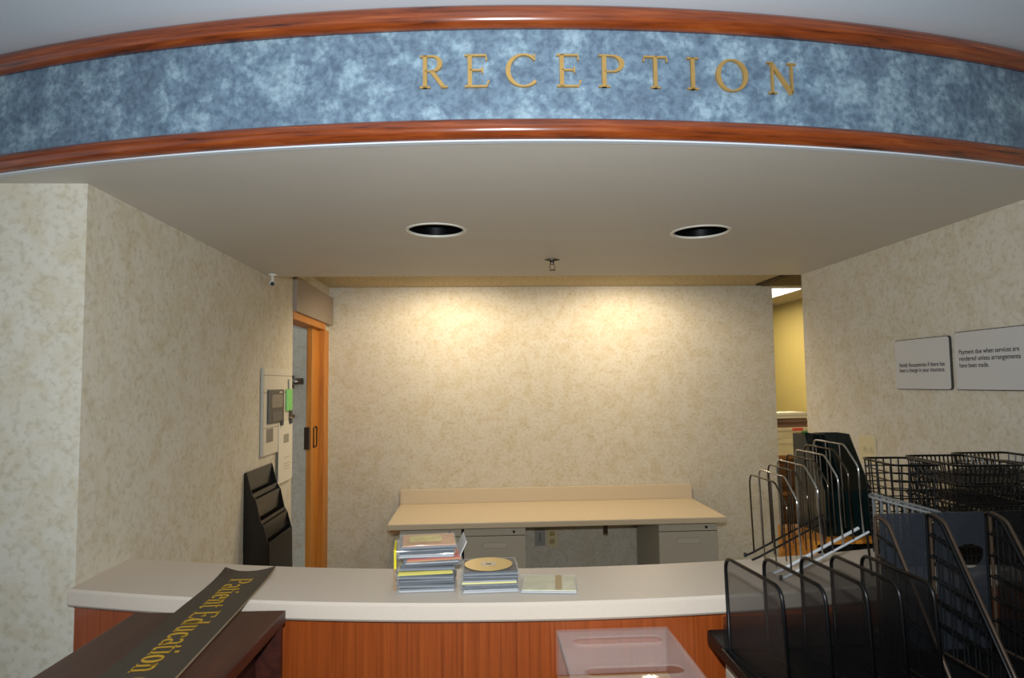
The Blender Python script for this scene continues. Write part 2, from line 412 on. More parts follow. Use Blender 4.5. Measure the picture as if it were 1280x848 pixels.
obj('mount', lathe([(0, 0), (.020, 0), (.020, -.006), (.008, -.008), (.007, -.034), (0, -.034)], 20), mat('cam_white', (220, 218, 208), rough=.4), v, True)
bm = bmesh.new(); tube(bm, [(-.012, .018, -.036), (.008, -.026, -.050)], .013, 16); obj('housing', bm, MATS['cam_white'], v, True)
bm = bmesh.new(); tube(bm, [(.007, -.024, -.0495), (.0095, -.030, -.0515)], .010, 16); obj('lens', bm, BLK, v)
# dark air grille in the rear ceiling, seen over the gap
g = thing('ceiling_grille', 'dark slatted air grille in the tan rear ceiling', 'vent', (2.34, 4.30, ZB))
obj('frame', bx(-.35, .35, -.25, .25, -.012, 0), mat('grille_brown', (62, 48, 26), rough=.6), g)
for k in range(8): obj('slat', bx(-.33, .33, -.23+k*.06, -.20+k*.06, -.02, -.011), mat('grille_slat', (96, 76, 42), rough=.6), g)
f_ = thing('fluorescent_panel', 'lit fluorescent ceiling panel in the far room', 'light', (2.12, 5.35, ZB))
obj('diffuser', bx(-.30, .30, -.60, .60, -.012, -.004), LIT, f_)
obj('frame', bx(-.32, .32, -.62, .62, -.006, 0), WHITE, f_)
for x, lb in ((-.19, 'lit recessed wall washer in rear ceiling nearer the sliding door'), (1.02, 'lit recessed wall washer in rear ceiling nearer the far room')):
    q = thing('wall_washer', lb, 'light', (x, 4.02, ZB), 0, 'wall washers in the rear ceiling')
    obj('trim_ring', lathe([(.06, 0), (.062, -.006), (.08, -.004), (.082, 0)], 32), MATS['ring_white'], q, True)

# ------------------------------------------------------------------ stroke lettering (serif)
def A_(cx, cy, rx, ry, a0, a1, n=14):
    return [(cx+rx*math.cos(math.radians(a0+(a1-a0)*i/n)), cy+ry*math.sin(math.radians(a0+(a1-a0)*i/n))) for i in range(n+1)]
# each glyph: (advance width, [(points, width or None), ...]) in cap heights
def ser(x, y, w_=.15): return ([(x-w_, y), (x+w_, y)], .05)
G = {
 'R': (.80, [([(.16, 0), (.16, 1)], .115), ([(.16, .975), (.34, .975)] + A_(.34, .745, .24, .23, 80, -80) + [(.34, .515), (.16, .515)], None), ([(.34, .52), (.68, .02)], .115), ser(.16, .025), ([(.02, .975), (.2, .975)], .05), ([(.6, .025), (.80, .025)], .05)]),
 'E': (.70, [([(.16, 0), (.16, 1)], .115), ([(.02, .975), (.60, .975), (.61, .82)], .055), ([(.16, .52), (.50, .52)], .05), ([(.50, .43), (.50, .61)], .045), ([(.02, .025), (.62, .025), (.67, .20)], .055)]),
 'C': (.92, [(A_(.52, .5, .46, .485, 48, 318, 28), None), ([(.83, .80), (.83, 1.0)], .05)]),
 'P': (.72, [([(.16, 0), (.16, 1)], .115), ([(.02, .975), (.36, .975)] + A_(.36, .73, .27, .245, 80, -80) + [(.36, .485), (.16, .485)], None), ser(.16, .025)]),
 'T': (.78, [([(.39, 0), (.39, 1)], .115), ([(.03, .82), (.05, .97), (.73, .97), (.75, .82)], .055), ser(.39, .025)]),
 'I': (.40, [([(.2, 0), (.2, 1)], .115), ser(.2, .025, .17), ser(.2, .975, .17)]),
 'O': (1.0, [(A_(.5, .5, .43, .485, 0, 360, 36), None)]),
 'N': (.96, [([(.18, 0), (.18, .97)], .06), ([(.80, .03), (.80, 1)], .06), ([(.15, .96), (.80, .02)], .115), ser(.18, .025, .13), ([(.02, .975), (.2, .975)], .05), ser(.80, .975, .14)]),
 'a': (.52, [(A_(.24, .50, .17, .17, 160, 30, 8) + [(.40, .45), (.40, .10), (.44, .03), (.50, .05)], .085), (A_(.24, .17, .18, .15, 60, 380, 18), None)]),
 't': (.36, [([(.14, .84), (.14, .14)] + A_(.24, .12, .10, .10, 180, 330, 8), .085), ([(.02, .64), (.33, .64)], .05)]),
 'i': (.30, [([(.15, 0), (.15, .66)], .10), ser(.15, .025, .13), ([(.03, .64), (.15, .64)], .05), ([(.15, .82), (.15, .95)], .12)]),
 'e': (.52, [([(.07, .38), (.45, .38)] + A_(.26, .35, .20, .31, 8, 318, 24), None)]),
 'n': (.62, [([(.15, 0), (.15, .66)], .10), (A_(.31, .45, .16, .19, 170, 0, 10) + [(.47, 0)], .09), ser(.15, .025, .12), ser(.47, .025, .12), ([(.03, .64), (.15, .64)], .05)]),
 'd': (.58, [(A_(.26, .33, .19, .31, 0, 360, 24), None), ([(.44, 0), (.44, 1)], .10), ([(.32, .975), (.44, .975)], .05), ([(.44, .025), (.54, .025)], .05)]),
 'u': (.62, [([(.14, .66), (.14, .20)] + A_(.29, .20, .15, .17, 190, 340, 10), .09), ([(.46, .66), (.46, 0)], .10), ([(.02, .64), (.14, .64)], .05), ([(.34, .64), (.46, .64)], .05), ([(.46, .025), (.57, .025)], .05)]),
 'c': (.48, [(A_(.27, .33, .20, .31, 50, 320, 24), None), ([(.41, .50), (.41, .62)], .08)]),
 'o': (.56, [(A_(.28, .33, .21, .31, 0, 360, 28), None)]),
}
def glyph(bm, ch, x, y, sx, sy, depth, fn):
    """strokes as bars of the pen's width; fn maps (u, v, depth) to 3D"""
    for pts, wd in G[ch][1]:
        n = len(pts); L_ = []
        closed = (abs(pts[0][0]-pts[-1][0]) < 1e-6 and abs(pts[0][1]-pts[-1][1]) < 1e-6 and n > 4)
        for i in range(n):
            a = pts[i-1] if i > 0 else (pts[-2] if closed else pts[0])
            b = pts[i+1] if i < n-1 else (pts[1] if closed else pts[-1])
            dx, dy = b[0]-a[0], b[1]-a[1]; l = math.hypot(dx, dy) or 1
            h = (wd if wd else .045+.095*abs(dy/l)**1.5)/2
            L_.append((pts[i][0]-dy/l*h, pts[i][1]+dx/l*h, pts[i][0]+dy/l*h, pts[i][1]-dx/l*h))
        R_ = []
        for q in L_:
            R_.append([bm.verts.new(fn(x+q[0]*sx, y+q[1]*sy, 0)), bm.verts.new(fn(x+q[2]*sx, y+q[3]*sy, 0)),
                       bm.verts.new(fn(x+q[2]*sx, y+q[3]*sy, depth)), bm.verts.new(fn(x+q[0]*sx, y+q[1]*sy, depth))])
        for P, Q in zip(R_, R_[1:]):
            for k in range(4): bm.faces.new((P[k], P[(k+1) % 4], Q[(k+1) % 4], Q[k]))
        if not closed: bm.faces.new(R_[0]); bm.faces.new(R_[-1][::-1])

rs = thing('reception_sign', 'raised brass letters reading RECEPTION on the blue fascia', 'sign', (CX, CY, 2.235))
for ch, a, wd in [('R', -.0824, .064), ('E', -.059, .058), ('C', -.0349, .071), ('E', -.0095, .058), ('P', .0139, .062), ('T', .038, .059), ('I', .0591, .031), ('O', .0817, .078), ('N', .1113, .076)]:
    bm = bmesh.new(); R0 = 4.1725; adv = G[ch][0]; sx = wd/adv
    er = Vector((math.sin(a), -math.cos(a), 0)); et = Vector((math.cos(a), math.sin(a), 0))
    glyph(bm, ch, -wd/2, 0, sx, .0755, .007, lambda u, v, dd: er*(R0+dd)+et*u+Vector((0, 0, v)))
    obj('letter', bm, BRASS, rs)

# ------------------------------------------------------------------ notice signs on the right wall
def text_mesh(s, size):
    c = bpy.data.curves.new('lettering', 'FONT'); c.body = s; c.size = size; c.offset = size*.010
    o = bpy.data.objects.new('lettering', c); COL.objects.link(o)
    bpy.context.view_layer.update()
    me = bpy.data.meshes.new_from_object(o.evaluated_get(bpy.context.evaluated_depsgraph_get()))
    bpy.data.objects.remove(o); bpy.data.curves.remove(c); return me
def notice(y0, y1, z0, z1, lines, tops, tx, width, label):
    s = thing('notice_sign', label, 'sign', (XR, (y0+y1)/2, z0), 0)
    w2, h = (y1-y0)/2, z1-z0
    def plate_bm(e, r, xa, xb):
        bm = bmesh.new()
        pts = fillet([(0, -w2+e, e), (0, w2-e, e), (0, w2-e, h-e), (0, -w2+e, h-e)], r, 5, closed=True)
        A = [bm.verts.new((xa, p.y, p.z)) for p in pts]; Bv = [bm.verts.new((xb, p.y, p.z)) for p in pts]
        bm.faces.new(A); bm.faces.new(Bv[::-1])
        for i in range(len(A)): j = (i+1) % len(A); bm.faces.new((A[i], A[j], Bv[j], Bv[i]))
        return bm
    obj('backing', plate_bm(0, .014, 0, -.008), SIGNE, s)
    fc = obj('face', plate_bm(.0028, .012, -.007, -.010), SIGNW, s)
    full = None
    for ln, zt, wd in zip(lines, tops, width):
        me = text_mesh(ln, .02)
        xs = [v.co.x for v in me.vertices]; k = wd/(max(xs)-min(xs)); mn = min(xs)
        for v in me.vertices: v.co = Vector((-.0108, tx-(y0+y1)/2-(v.co.x-mn)*k, zt-z0+v.co.y*1.12))
        obj('lettering', me, INK, fc)
notice(2.229, 2.535, 1.528, 1.722, ['Notify Receptionist if there has', 'been a change in your insurance.'], [1.615, 1.595], 2.507, [.252, .252], 'white notice sign asking patients to notify receptionist of insurance change')
notice(1.90, 2.207, 1.528, 1.730, ['Payment due when services are', 'rendered unless arrangements', 'have been made.'], [1.652, 1.629, 1.606], 2.183, [.254, .258, .130], 'white notice sign stating payment is due when services are rendered')

# ------------------------------------------------------------------ left wall: access panel, tag, paper, file pockets
ap = thing('access_panel', 'narrow beige wall panel with thin grey seams by the door', 'panel', (XL, 3.42, 1.24))
obj('back_plate', bx(0, .012, -.25, .225, 0, .42, bev=.002), PANELW, ap)
for z in (.385, .30, .13): obj('seam', bx(.0115, .0128, -.25, .225, z-.0015, z+.0015), GREYP, ap)
obj('side_trim', bx(.004, .0127, -.256, -.236, 0, .42, bev=.001), mat('trim_grey', (176, 174, 164), rough=.4), ap)
obj('vent_square', bx(.010, .0126, -.20, -.095, .06, .125), GREYP, ap)
u = thing('intercom_unit', 'dark grey wall intercom with small screen on beige panel', 'intercom', (XL+.0128, 3.42, 1.24))
obj('body', bx(0, .009, -.19, .055, .15, .315, bev=.003), DKGREY, u)
obj('screen', bx(.0085, .0102, -.15, .025, .225, .29), SCREEN, u)
obj('keypad', bx(.0085, .0102, -.14, .02, .16, .205), mat('keypad_grey', (88, 86, 84), rough=.4), u)
obj('badge', bx(.0085, .0098, -.03, .02, .298, .304), PAPERW, u)
gt = thing('key_tag', 'bright green plastic tag hanging on beige wall panel', 'tag', (XL+.013, 3.585, 1.44))
obj('tag_body', bx(0, .009, -.055, .045, 0, .115, bev=.004), GREEN, gt)
obj('strap', bx(.004, .010, -.012, .012, .115, .17), PAPERW, gt)
obj('key', bx(.004, .008, .01, .05, -.035, .0), DKMETAL, gt)
pp = thing('posted_note', 'tall white printed note clipped to wall below the green tag', 'paper', (XL+.013, 3.535, 1.075))
obj('sheet', bx(0, .002, -.125, .12, 0, .310), PAPERW, pp)
for y in (-.085, .075): obj('clip', bx(.001, .010, y-.018, y+.018, .295, .325, bev=.003), BLK, pp)
obj('print_block', bx(.002, .0026, -.04, .05, .20, .245), mat('print_grey', (150, 146, 134), rough=.8), pp)
for z in (.06, .075, .09, .12): obj('print_line', bx(.002, .0026, -.03, .07, z, z+.005), mat('print_tan', (192, 180, 160), rough=.8), pp)

PBLK = mat('pocket_black', (20, 18, 16), rough=.22)
fp = thing('wall_file_pockets', 'black plastic cascade of four wall file pockets beside door', 'file holder', (XL, 0, 0))
y0, y1 = 2.965, 3.315
lips = [(.034, 1.100), (.073, .982), (.108, .886), (.118, .80)]
tops_ = [(.012, 1.195), (.052, 1.075), (.088, .965), (.112, .87)]
def ybox(poly, ya, yb):
    bm = bmesh.new(); A = [bm.verts.new((x, ya, z)) for x, z in poly]; Bv = [bm.verts.new((x, yb, z)) for x, z in poly]
    bm.faces.new(A); bm.faces.new(Bv[::-1])
    for i in range(len(A)): j = (i+1) % len(A); bm.faces.new((A[i], A[j], Bv[j], Bv[i]))
    return bm
side = [(.0, 1.19), (.012, 1.195), (.036, 1.10), (.054, 1.07), (.074, .982), (.09, .955), (.108, .886), (.112, .62), (.03, .60), (.0, .86)]
for ya, yb in ((y0-.004, y0), (y1, y1+.004)): obj('side_panel', ybox(side, ya, yb), PBLK, fp)
for i, ((lx, lz), (tx, tz)) in enumerate(zip(lips, tops_)):
    bt = lz-.13
    # leaning back sheet rising above the pocket in front of it, and the pocket's own front
    if i < 3:
        obj('back_sheet', ybox([(tx-.006, tz), (tx, tz), (tx+.002, bt), (tx-.004, bt)], y0, y1), PBLK, fp)
        nx, nz = lips[i]
        obj('pocket_front', ybox([(nx-.002, nz), (nx+.004, nz), (nx+.010, nz-.28), (nx+.004, nz-.28)], y0, y1), PBLK, fp)
obj('back_sheet', ybox([(0, 1.19), (.006, 1.195), (.012, .62), (0, .62)], y0, y1), PBLK, fp)
obj('pocket_floor', bx(.01, .112, y0, y1, .60, .606), PBLK, fp)

# lever on the wall seen through the door opening
lv = thing('wall_hook', 'dark metal hook on wall seen through the sliding door opening', 'hook', (-1.27, YB, 1.60))
obj('rose', bx(-.06, -.005, -.014, 0, -.045, .045, bev=.003), DKMETAL, lv)
bm = bmesh.new(); tube(bm, fillet([(-.025, -.01, 0), (-.025, -.06, 0), (.07, -.065, .005)], .015), .022, 10); obj('arm', bm, METAL, lv, True)
bm = bmesh.new(); tube(bm, [(-.01, 0, -.235), (-.01, -.03, -.235)], .012, 10); obj('peg', bm, OAKF, lv)

# ------------------------------------------------------------------ discs on the counter
ZC = 1.0705
def cd_case(label, x, y, z, rz, spine, cover, tilt=0, h=.0098, grp='CD cases on the counter', name='cd_case'):
    t_ = thing(name, label, 'CD case', (x, y, z), rz, grp)
    if tilt: t_.rotation_euler = (0, tilt, rz)
    w2, d2 = .071, .0625
    obj('shell', bx(-w2, w2, -d2, d2, .0002, h, bev=.0008), CLEAR, t_)
    obj('tray', bx(-w2+.008, w2-.003, -d2+.002, d2-.002, .0015, h*.55), mat('tray_%s' % (spine,), spine, rough=.4), t_)
    obj('booklet', bx(-w2+.010, w2-.004, -d2+.003, d2-.003, h*.62, h*.86), mat('booklet_%s' % (cover,), cover, rough=.5, noise=(30, .12)), t_)
    return t_
GRY, DRK, WHT, YEL, RED, ORG, PCH = (112, 116, 122), (36, 40, 48), (176, 178, 180), (216, 200, 24), (196, 54, 34), (200, 126, 52), (214, 160, 116)
tall = [(WHT, GRY), (GRY, DRK), (DRK, GRY), (GRY, DRK), (YEL, YEL), (GRY, DRK), (DRK, WHT), (ORG, RED), (WHT, WHT), (DRK, GRY)]
words = ['white tray at the bottom of the taller stack', 'grey tray, second from the bottom of the taller stack', 'dark tray, third from the bottom of the taller stack',
         'grey tray just below the yellow one in the taller stack', 'bright yellow spine midway up the taller stack', 'grey tray just above the yellow one in the taller stack',
         'dark tray just below the orange one in the taller stack', 'orange and red insert near the top of the taller stack', 'white insert just above the orange one in the taller stack', 'dark tray just below the peach topped case of the taller stack']
x0, yy = -.132, 1.685
for k, ((sp, cv), wd) in enumerate(zip(tall, words)):
    dx = [0, .003, -.004, .002, -.006, .002, .008, .010, -.002, -.004][k]; rz = [.02, -.04, .06, -.03, .08, .0, .10, .16, .05, .12][k]
    cd_case('clear CD case with ' + wd, x0+dx, yy+.4*dx, ZC+k*.0102, rz, sp, cv)
c_ = cd_case('CD case with peach printed cover on top of the taller stack', x0+.002, yy+.004, ZC+10*.0102, .09, GRY, PCH)
obj('print', bx(-.045, .035, -.03, .04, .0099, .0101), mat('cover_print', (206, 190, 130), rough=.5, noise=(50, .2)), c_)
wi = thing('white_insert', 'white card insert propped up at the side of the taller CD stack', 'insert', (x0+.078, yy+.01, ZC+.080), .10)
bm = bmesh.new(); box(bm, 0, .0016, -.055, .05, 0, .038, mtx=Matrix.Rotation(.45, 4, 'Y')); obj('card', bm, mat('insert_white', (214, 212, 206), rough=.6), wi)
sl = thing('paper_sleeve', 'yellow edged card sleeve sticking out of the taller CD stack', 'sleeve', (x0-.078, yy+.012, ZC), .1)
obj('card', bx(-.004, .002, -.055, .045, .052, .098), mat('sleeve_yellow', YEL, rough=.5), sl)
obj('card_foot', bx(-.004, .002, -.055, .045, 0, .052), mat('sleeve_brown', (150, 116, 72), rough=.6), sl)
low = [(WHT, WHT), (DRK, GRY), ((226, 216, 130), WHT), (DRK, GRY), (GRY, DRK)]
words = ['white tray at the bottom of the lower stack', 'dark tray, second from the bottom of the lower stack', 'pale yellow spine midway up the lower stack', 'dark tray just below the top of the lower stack', 'grey tray right under the bare gold disc']
for k, ((sp, cv), wd) in enumerate(zip(low, words)):
    cd_case('clear CD case with ' + wd, .022+[0, .002, -.003, .003, .001][k], 1.665+[0, .002, 0, -.002, .001][k], ZC+k*.0102, [.03, .0, .02, -.02, .03][k], sp, cv)
ds = thing('compact_disc', 'bare gold compact disc lying on the lower CD stack', 'disc', (.022, 1.668, ZC+5*.0102), 0)
obj('disc', lathe([(.0075, 0), (.0595, 0), (.06, .0006), (.0595, .0013), (.0075, .0013), (.0075, 0)], 64), mat('disc_gold', (206, 178, 112), rough=.28, metal=.35), ds)
obj('hub', lathe([(.0076, .0014), (.02, .0014), (.02, .0016), (.0076, .0016), (.0076, .0014)], 40), mat('hub_grey', (176, 174, 166), rough=.2, metal=.4), ds)
c_ = cd_case('single CD case with pale cream printed cover beside the stacks', .168, 1.648, ZC, -.12, WHT, (214, 208, 176))
obj('print', bx(.018, .034, -.058, .058, .0099, .0101), mat('cover_stripe', (176, 152, 112), rough=.5), c_)

# ------------------------------------------------------------------ dark stand with the black board sign
st = thing('lectern_stand', 'dark mahogany stand in front of the counter under the sign', 'stand', (-.602, 1.535, 0), -.03)
w2 = .168
obj('top', bx(-w2, w2, -.80, 0, 1.043, 1.07, bev=.003), MAHOG, st)
for x in (-w2+.015, w2-.075): obj('side_panel', bx(x, x+.02, -.76, -.01, 0, 1.043), MAHOG, st)
obj('back_panel', bx(-w2+.035, w2-.003, -.03, -.01, .05, 1.043), MAHOG, st)
for z in (.12, .55): obj('shelf', bx(-w2+.035, w2-.075, -.75, -.03, z, z+.02), MAHOG, st)
sg = thing('board_sign', 'black board sign with gold lettering laid across stand and counter', 'sign', (-.615, 1.832, 1.0712), .045)
# local: y runs from 0 (on the counter) to -0.95 (over the stand), x across
def board(z0, z1, e):
    bm = bmesh.new(); rows = []; nx, ny = 8, 30
    for j in range(ny+1):
        row = []
        y = -.95*j/ny; tj = math.exp(-(-y)/.06)
        for i in range(nx+1):
            x = (-.065-e)+(.13+2*e)*i/nx; s_ = i/nx
            lift = tj*(.010*abs(2*s_-1)**2) + .004*max(0, (.25-s_)/.25)*(1+.4*math.sin(y*14))
            row.append((x, y+tj*.006*(s_ - .5), lift))
        rows.append(row)
    top = [[bm.verts.new((x, y, z1+l)) for x, y, l in r] for r in rows]; bot = [[bm.verts.new((x, y, z0+l)) for x, y, l in r] for r in rows]
    for j in range(ny):
        for i in range(nx):
            bm.faces.new((top[j][i], top[j][i+1], top[j+1][i+1], top[j+1][i])); bm.faces.new((bot[j][i], bot[j+1][i], bot[j+1][i+1], bot[j][i+1]))
        bm.faces.new((top[j][0], top[j+1][0], bot[j+1][0], bot[j][0])); bm.faces.new((top[j][nx], bot[j][nx], bot[j+1][nx], top[j+1][nx]))
    for i in range(nx):
        bm.faces.new((top[0][i], bot[0][i], bot[0][i+1], top[0][i+1])); bm.faces.new((top[ny][i], top[ny][i+1], bot[ny][i+1], bot[ny][i]))
    return bm
obj('core', board(0, .004, 0), CORE, sg)
fc = obj('face', board(.0041, .0052, -.0008), BOARD, sg)
x = .072; k = .056
for ch in 'Patient Education C':
    if ch == ' ': x += .020; continue
    bm = bmesh.new()
    glyph(bm, ch, 0, 0, k*1.07, k, .0006, lambda u, v_, dd, x=x: Vector((-.026+v_, -(x+u), .0056+dd)))
    obj('letter', bm, GOLD, fc)
    x += G[ch][0]*k*1.07+.003

# ------------------------------------------------------------------ acrylic dispenser
dp = thing('acrylic_dispenser', 'clear acrylic dispenser with oval slots lying in front of counter', 'dispenser', (.305, 1.415, .90), 0)
bm = bmesh.new(); W2, D0, D1 = .130, -.30, .135
def oval(cy, a, r, n=10):
    return [(-a+r*math.cos(t), cy+r*math.sin(t)) for t in [PI/2+PI*i/n for i in range(n+1)]] + [(a+r*math.cos(t), cy+r*math.sin(t)) for t in [-PI/2+PI*i/n for i in range(n+1)]]
loops = [[(-W2, D0), (W2, D0), (W2, D1), (-W2, D1)], oval(.068, .078, .022), oval(-.088, .078, .022), oval(-.235, .078, .022)]
edges = []
for lp in loops:
    vs = [bm.verts.new((x, y, .100)) for x, y in lp]
    edges += [bm.edges.new((vs[i], vs[(i+1) % len(vs)])) for i in range(len(vs))]
ret = bmesh.ops.triangle_fill(bm, edges=edges, use_beauty=True)
fs = list(bm.faces)
ret = bmesh.ops.extrude_face_region(bm, geom=fs)
for v_ in [g_ for g_ in ret['geom'] if isinstance(g_, bmesh.types.BMVert)]: v_.co.z = .096
obj('slotted_face', bm, ACRYL, dp)
for x in (-W2, W2-.004): obj('side_panel', bx(x, x+.004, D0, D1, 0, .0955), ACRYL, dp)
obj('end_panel', bx(-W2+.0045, W2-.0045, D1-.004, D1, 0, .0955), ACRYL, dp)
ts = thing('side_stand', 'pale wooden stand under the clear acrylic dispenser', 'stand', (.305, 1.415, 0))
obj('top', bx(-.128, .128, -.30, .13, .875, .8995, bev=.003), mat('pale_wood', (176, 140, 96), rough=.5, noise=(20, .1)), ts)
for x in (-.11, .085):
    for y in (-.28, .09): obj('leg', bx(x, x+.025, y, y+.025, 0, .875), MATS['pale_wood'], ts)

# ------------------------------------------------------------------ cabinet on the right and what stands on it
cbn = thing('rolling_cabinet', 'cream drawer cabinet with thick black top in front of counter', 'cabinet', (0, 0, 0))
obj('top', bx(.52, 1.50, .80, 1.53, .965, 1.0, bev=.010), BLK, cbn)
obj('body', bx(.552, 1.47, .84, 1.50, .06, .965, bev=.003), CABC, cbn)
for z0, z1 in ((.66, .93), (.36, .64), (.08, .34)):
    dr = obj('drawer', bx(.545, .553, .86, 1.48, z0, z1, bev=.002), CABC, cbn)
    bm = bmesh.new(); tube(bm, fillet([(.547, 1.44, z1-.03), (.53, 1.44, z1-.035), (.53, 1.34, z1-.035), (.547, 1.34, z1-.03)], .012), .0045, 8); obj('handle', bm, DKMETAL, dr)
for x in (.60, 1.42):
    for y in (.88, 1.46): obj('foot', bx(x-.02, x+.02, y-.02, y+.02, 0, .06), BLK, cbn)

ms = thing('mesh_file_sorter', 'black wire gauze desktop sorter with upright dividers on cabinet', 'file sorter', (0, 0, 1.0005))
for i, (xb, yb) in enumerate([(.516, 1.382), (.595, 1.375), (.677, 1.379), (.745, 1.384), (.808, 1.378)]):
    xf = xb+.020-.004*i; yf = yb-.215; zt = .20
    P = fillet([(xb+.004, yb, .004), (xb, yb, zt), (xf, yf, zt), (xf+.004, yf-.01, .004)], .028, 6)
    bm = bmesh.new(); tube(bm, P, .0038, 8, closed=True)
    dv = obj('divider_rim', bm, BLKW, ms, True)
    bm = bmesh.new(); vs = [bm.verts.new(p) for p in P]; bm.faces.new(vs); obj('gauze', bm, GAUZE, dv)
obj('base', bx(.51, .828, 1.15, 1.39, 0, .005), GAUZE, ms)
bm = bmesh.new(); tube(bm, [(.508, 1.148, .005), (.83, 1.148, .005), (.83, 1.392, .005), (.508, 1.392, .005)], .004, 8, closed=True); obj('base_rim', bm, BLKW, ms)
bm = bmesh.new(); vs = [bm.verts.new(p) for p in [(.51, 1.39, 0), (.826, 1.39, 0), (.826, 1.39, .075), (.51, 1.39, .075)]]; bm.faces.new(vs); obj('back_gauze', bm, GAUZE, ms)

def magazine_rack(x, wd, label, hole=False, plastic=True):
    t_ = thing('magazine_file', label, 'magazine file', (x, 1.368, 1.0005), 0, 'wire magazine files on the cabinet')
    H, DP = .285, .25
    side = [(0, .003), (0, H), (-.045, H-.012), (-.205, .03), (-.215, .003)]
    for sx in (0, wd):
        bm = bmesh.new(); tube(bm, fillet([(sx, y, z) for y, z in side], .012, 3, closed=True), .0036, 8, closed=True)
        fr = obj('side_frame', bm, mat('bronze_wire', (70, 56, 44), rough=.35, metal=.3) if sx == 0 else BLKW, t_, True)
        bm = bmesh.new()
        def edge_y(z): return -.045-(.16)*(H-.012-z)/(H-.042) if z < H-.012 else -.02
        for z in [.05+.045*q for q in range(5)]: tube(bm, [(sx, 0, z+.012), (sx, edge_y(z), z)], .0022, 6)
        for y in [-.03*q for q in range(1, 7)]:
            zt = H-.012-(abs(y)-.045)*(H-.042)/.16 if abs(y) > .045 else H-.008
            if zt > .02: tube(bm, [(sx, y, .003), (sx, y, zt)], .0016, 6)
        obj('wire_grid', bm, BLKW, fr)
    bm = bmesh.new(); a0, a1 = .006, wd-.006
    outl = [(a0, .0), (a1, .0), (a1, H), (a0, H)]; loops = [outl]
    if hole: loops.append([(wd*.66+.032*math.cos(t), H-.085+(.032 if math.sin(t) < 0 else .018)*math.sin(t)) for t in [2*PI*i/24 for i in range(24)]])
    edges = []
    for lp in loops:
        vs = [bm.verts.new((x_, -.004, z_)) for x_, z_ in lp]; edges += [bm.edges.new((vs[i], vs[(i+1) % len(vs)])) for i in range(len(vs))]
    bmesh.ops.triangle_fill(bm, edges=edges, use_beauty=True)
    ret = bmesh.ops.extrude_face_region(bm, geom=list(bm.faces))
    for v_ in [g_ for g_ in ret['geom'] if isinstance(g_, bmesh.types.BMVert)]: v_.co.y = -.001
    obj('back_panel', bm, SMOKE if plastic else GAUZE, t_)
    obj('base', bx(.004, wd-.004, -.21, -.004, 0, .003), BLKW, t_)
magazine_rack(.837, .112, 'wire sided magazine file with plain smoky blue back, beside the gauze sorter')
magazine_rack(.957, .122, 'wire sided magazine file with smoky back cut by a finger hole', True)
magazine_rack(1.09, .115, 'all black wire magazine file beside the one with a finger hole', False, False)

gr = thing('grey_wire_rack', 'pale grey coated wire rack standing behind the magazine files', 'wire rack', (.905, 1.492, 1.0005), -.62)
bm = bmesh.new(); LW, SW, HH = .135, .045, .305
for nm_, z in (('top_rim', HH), ('bottom_rim', .004)):
    bm = bmesh.new(); tube(bm, fillet([(0, 0, z), (LW, 0, z-.03*(z > .1)), (LW, -SW, z-.03*(z > .1)), (0, -SW, z)], .012, closed=True), .003, 6, closed=True)
    obj(nm_, bm, GREYW, gr)
for k in range(9):
    bm = bmesh.new(); xx = LW*(k+.5)/9; tube(bm, [(xx, 0, HH-.03*xx/LW), (xx, 0, .004), (xx, -SW, .004), (xx, -SW, HH-.03*xx/LW)], .002, 6); obj('wire', bm, GREYW, gr)

# ------------------------------------------------------------------ inclined chrome sorter on the counter
cs = thing('chrome_step_sorter', 'inclined chrome wire file sorter with eight hoops on the counter', 'file sorter', (.775, 1.64, ZC))
NF = 8
def bz(k): return .012+.0135*k
for k in range(NF):
    xx = .0272*k; b = bz(k)
    P = fillet([(xx+.006, 0, b), (xx, 0, b+.17), (xx-.004, .055, b+.222), (xx-.006, .20, b+.222), (xx-.004, .215, b+.20), (xx+.004, .22, b)], .010, 3)
    bm = bmesh.new(); tube(bm, P, .0024, 8); obj('hoop', bm, CHROME if k % 2 else DCHROME, cs, True)
    bm = bmesh.new()
    for y in (.075, .145): tube(bm, [(xx+.002, y, b), (xx-.005, y, b+.222)], .0016, 6)
    obj('inner_wires', bm, DCHROME, cs)
for y in (0, .045, .175, .22):
    bm = bmesh.new(); tube(bm, [(-.022, y, .0035), (0.0, y, bz(0)), (.0272*7+.02, y, bz(7)+.007)], .003 if y not in (.045,) else .004, 8); obj('rail', bm, mat('glare_chrome', (214, 216, 220), rough=.3, metal=.4) if y in (.045, 0) else BLKW, cs)  # front rails carry their white glare in a paler, less metallic colour
for y in (0, .22):
    bm = bmesh.new(); tube(bm, [(.205, y, bz(7)), (.213, y, .0035)], .003, 8); obj('leg', bm, BLKW, cs)
    bm = bmesh.new(); tube(bm, [(-.022, y, .0005), (-.022, y, .012)], .0045, 8); obj('foot', bm, BLK, cs)

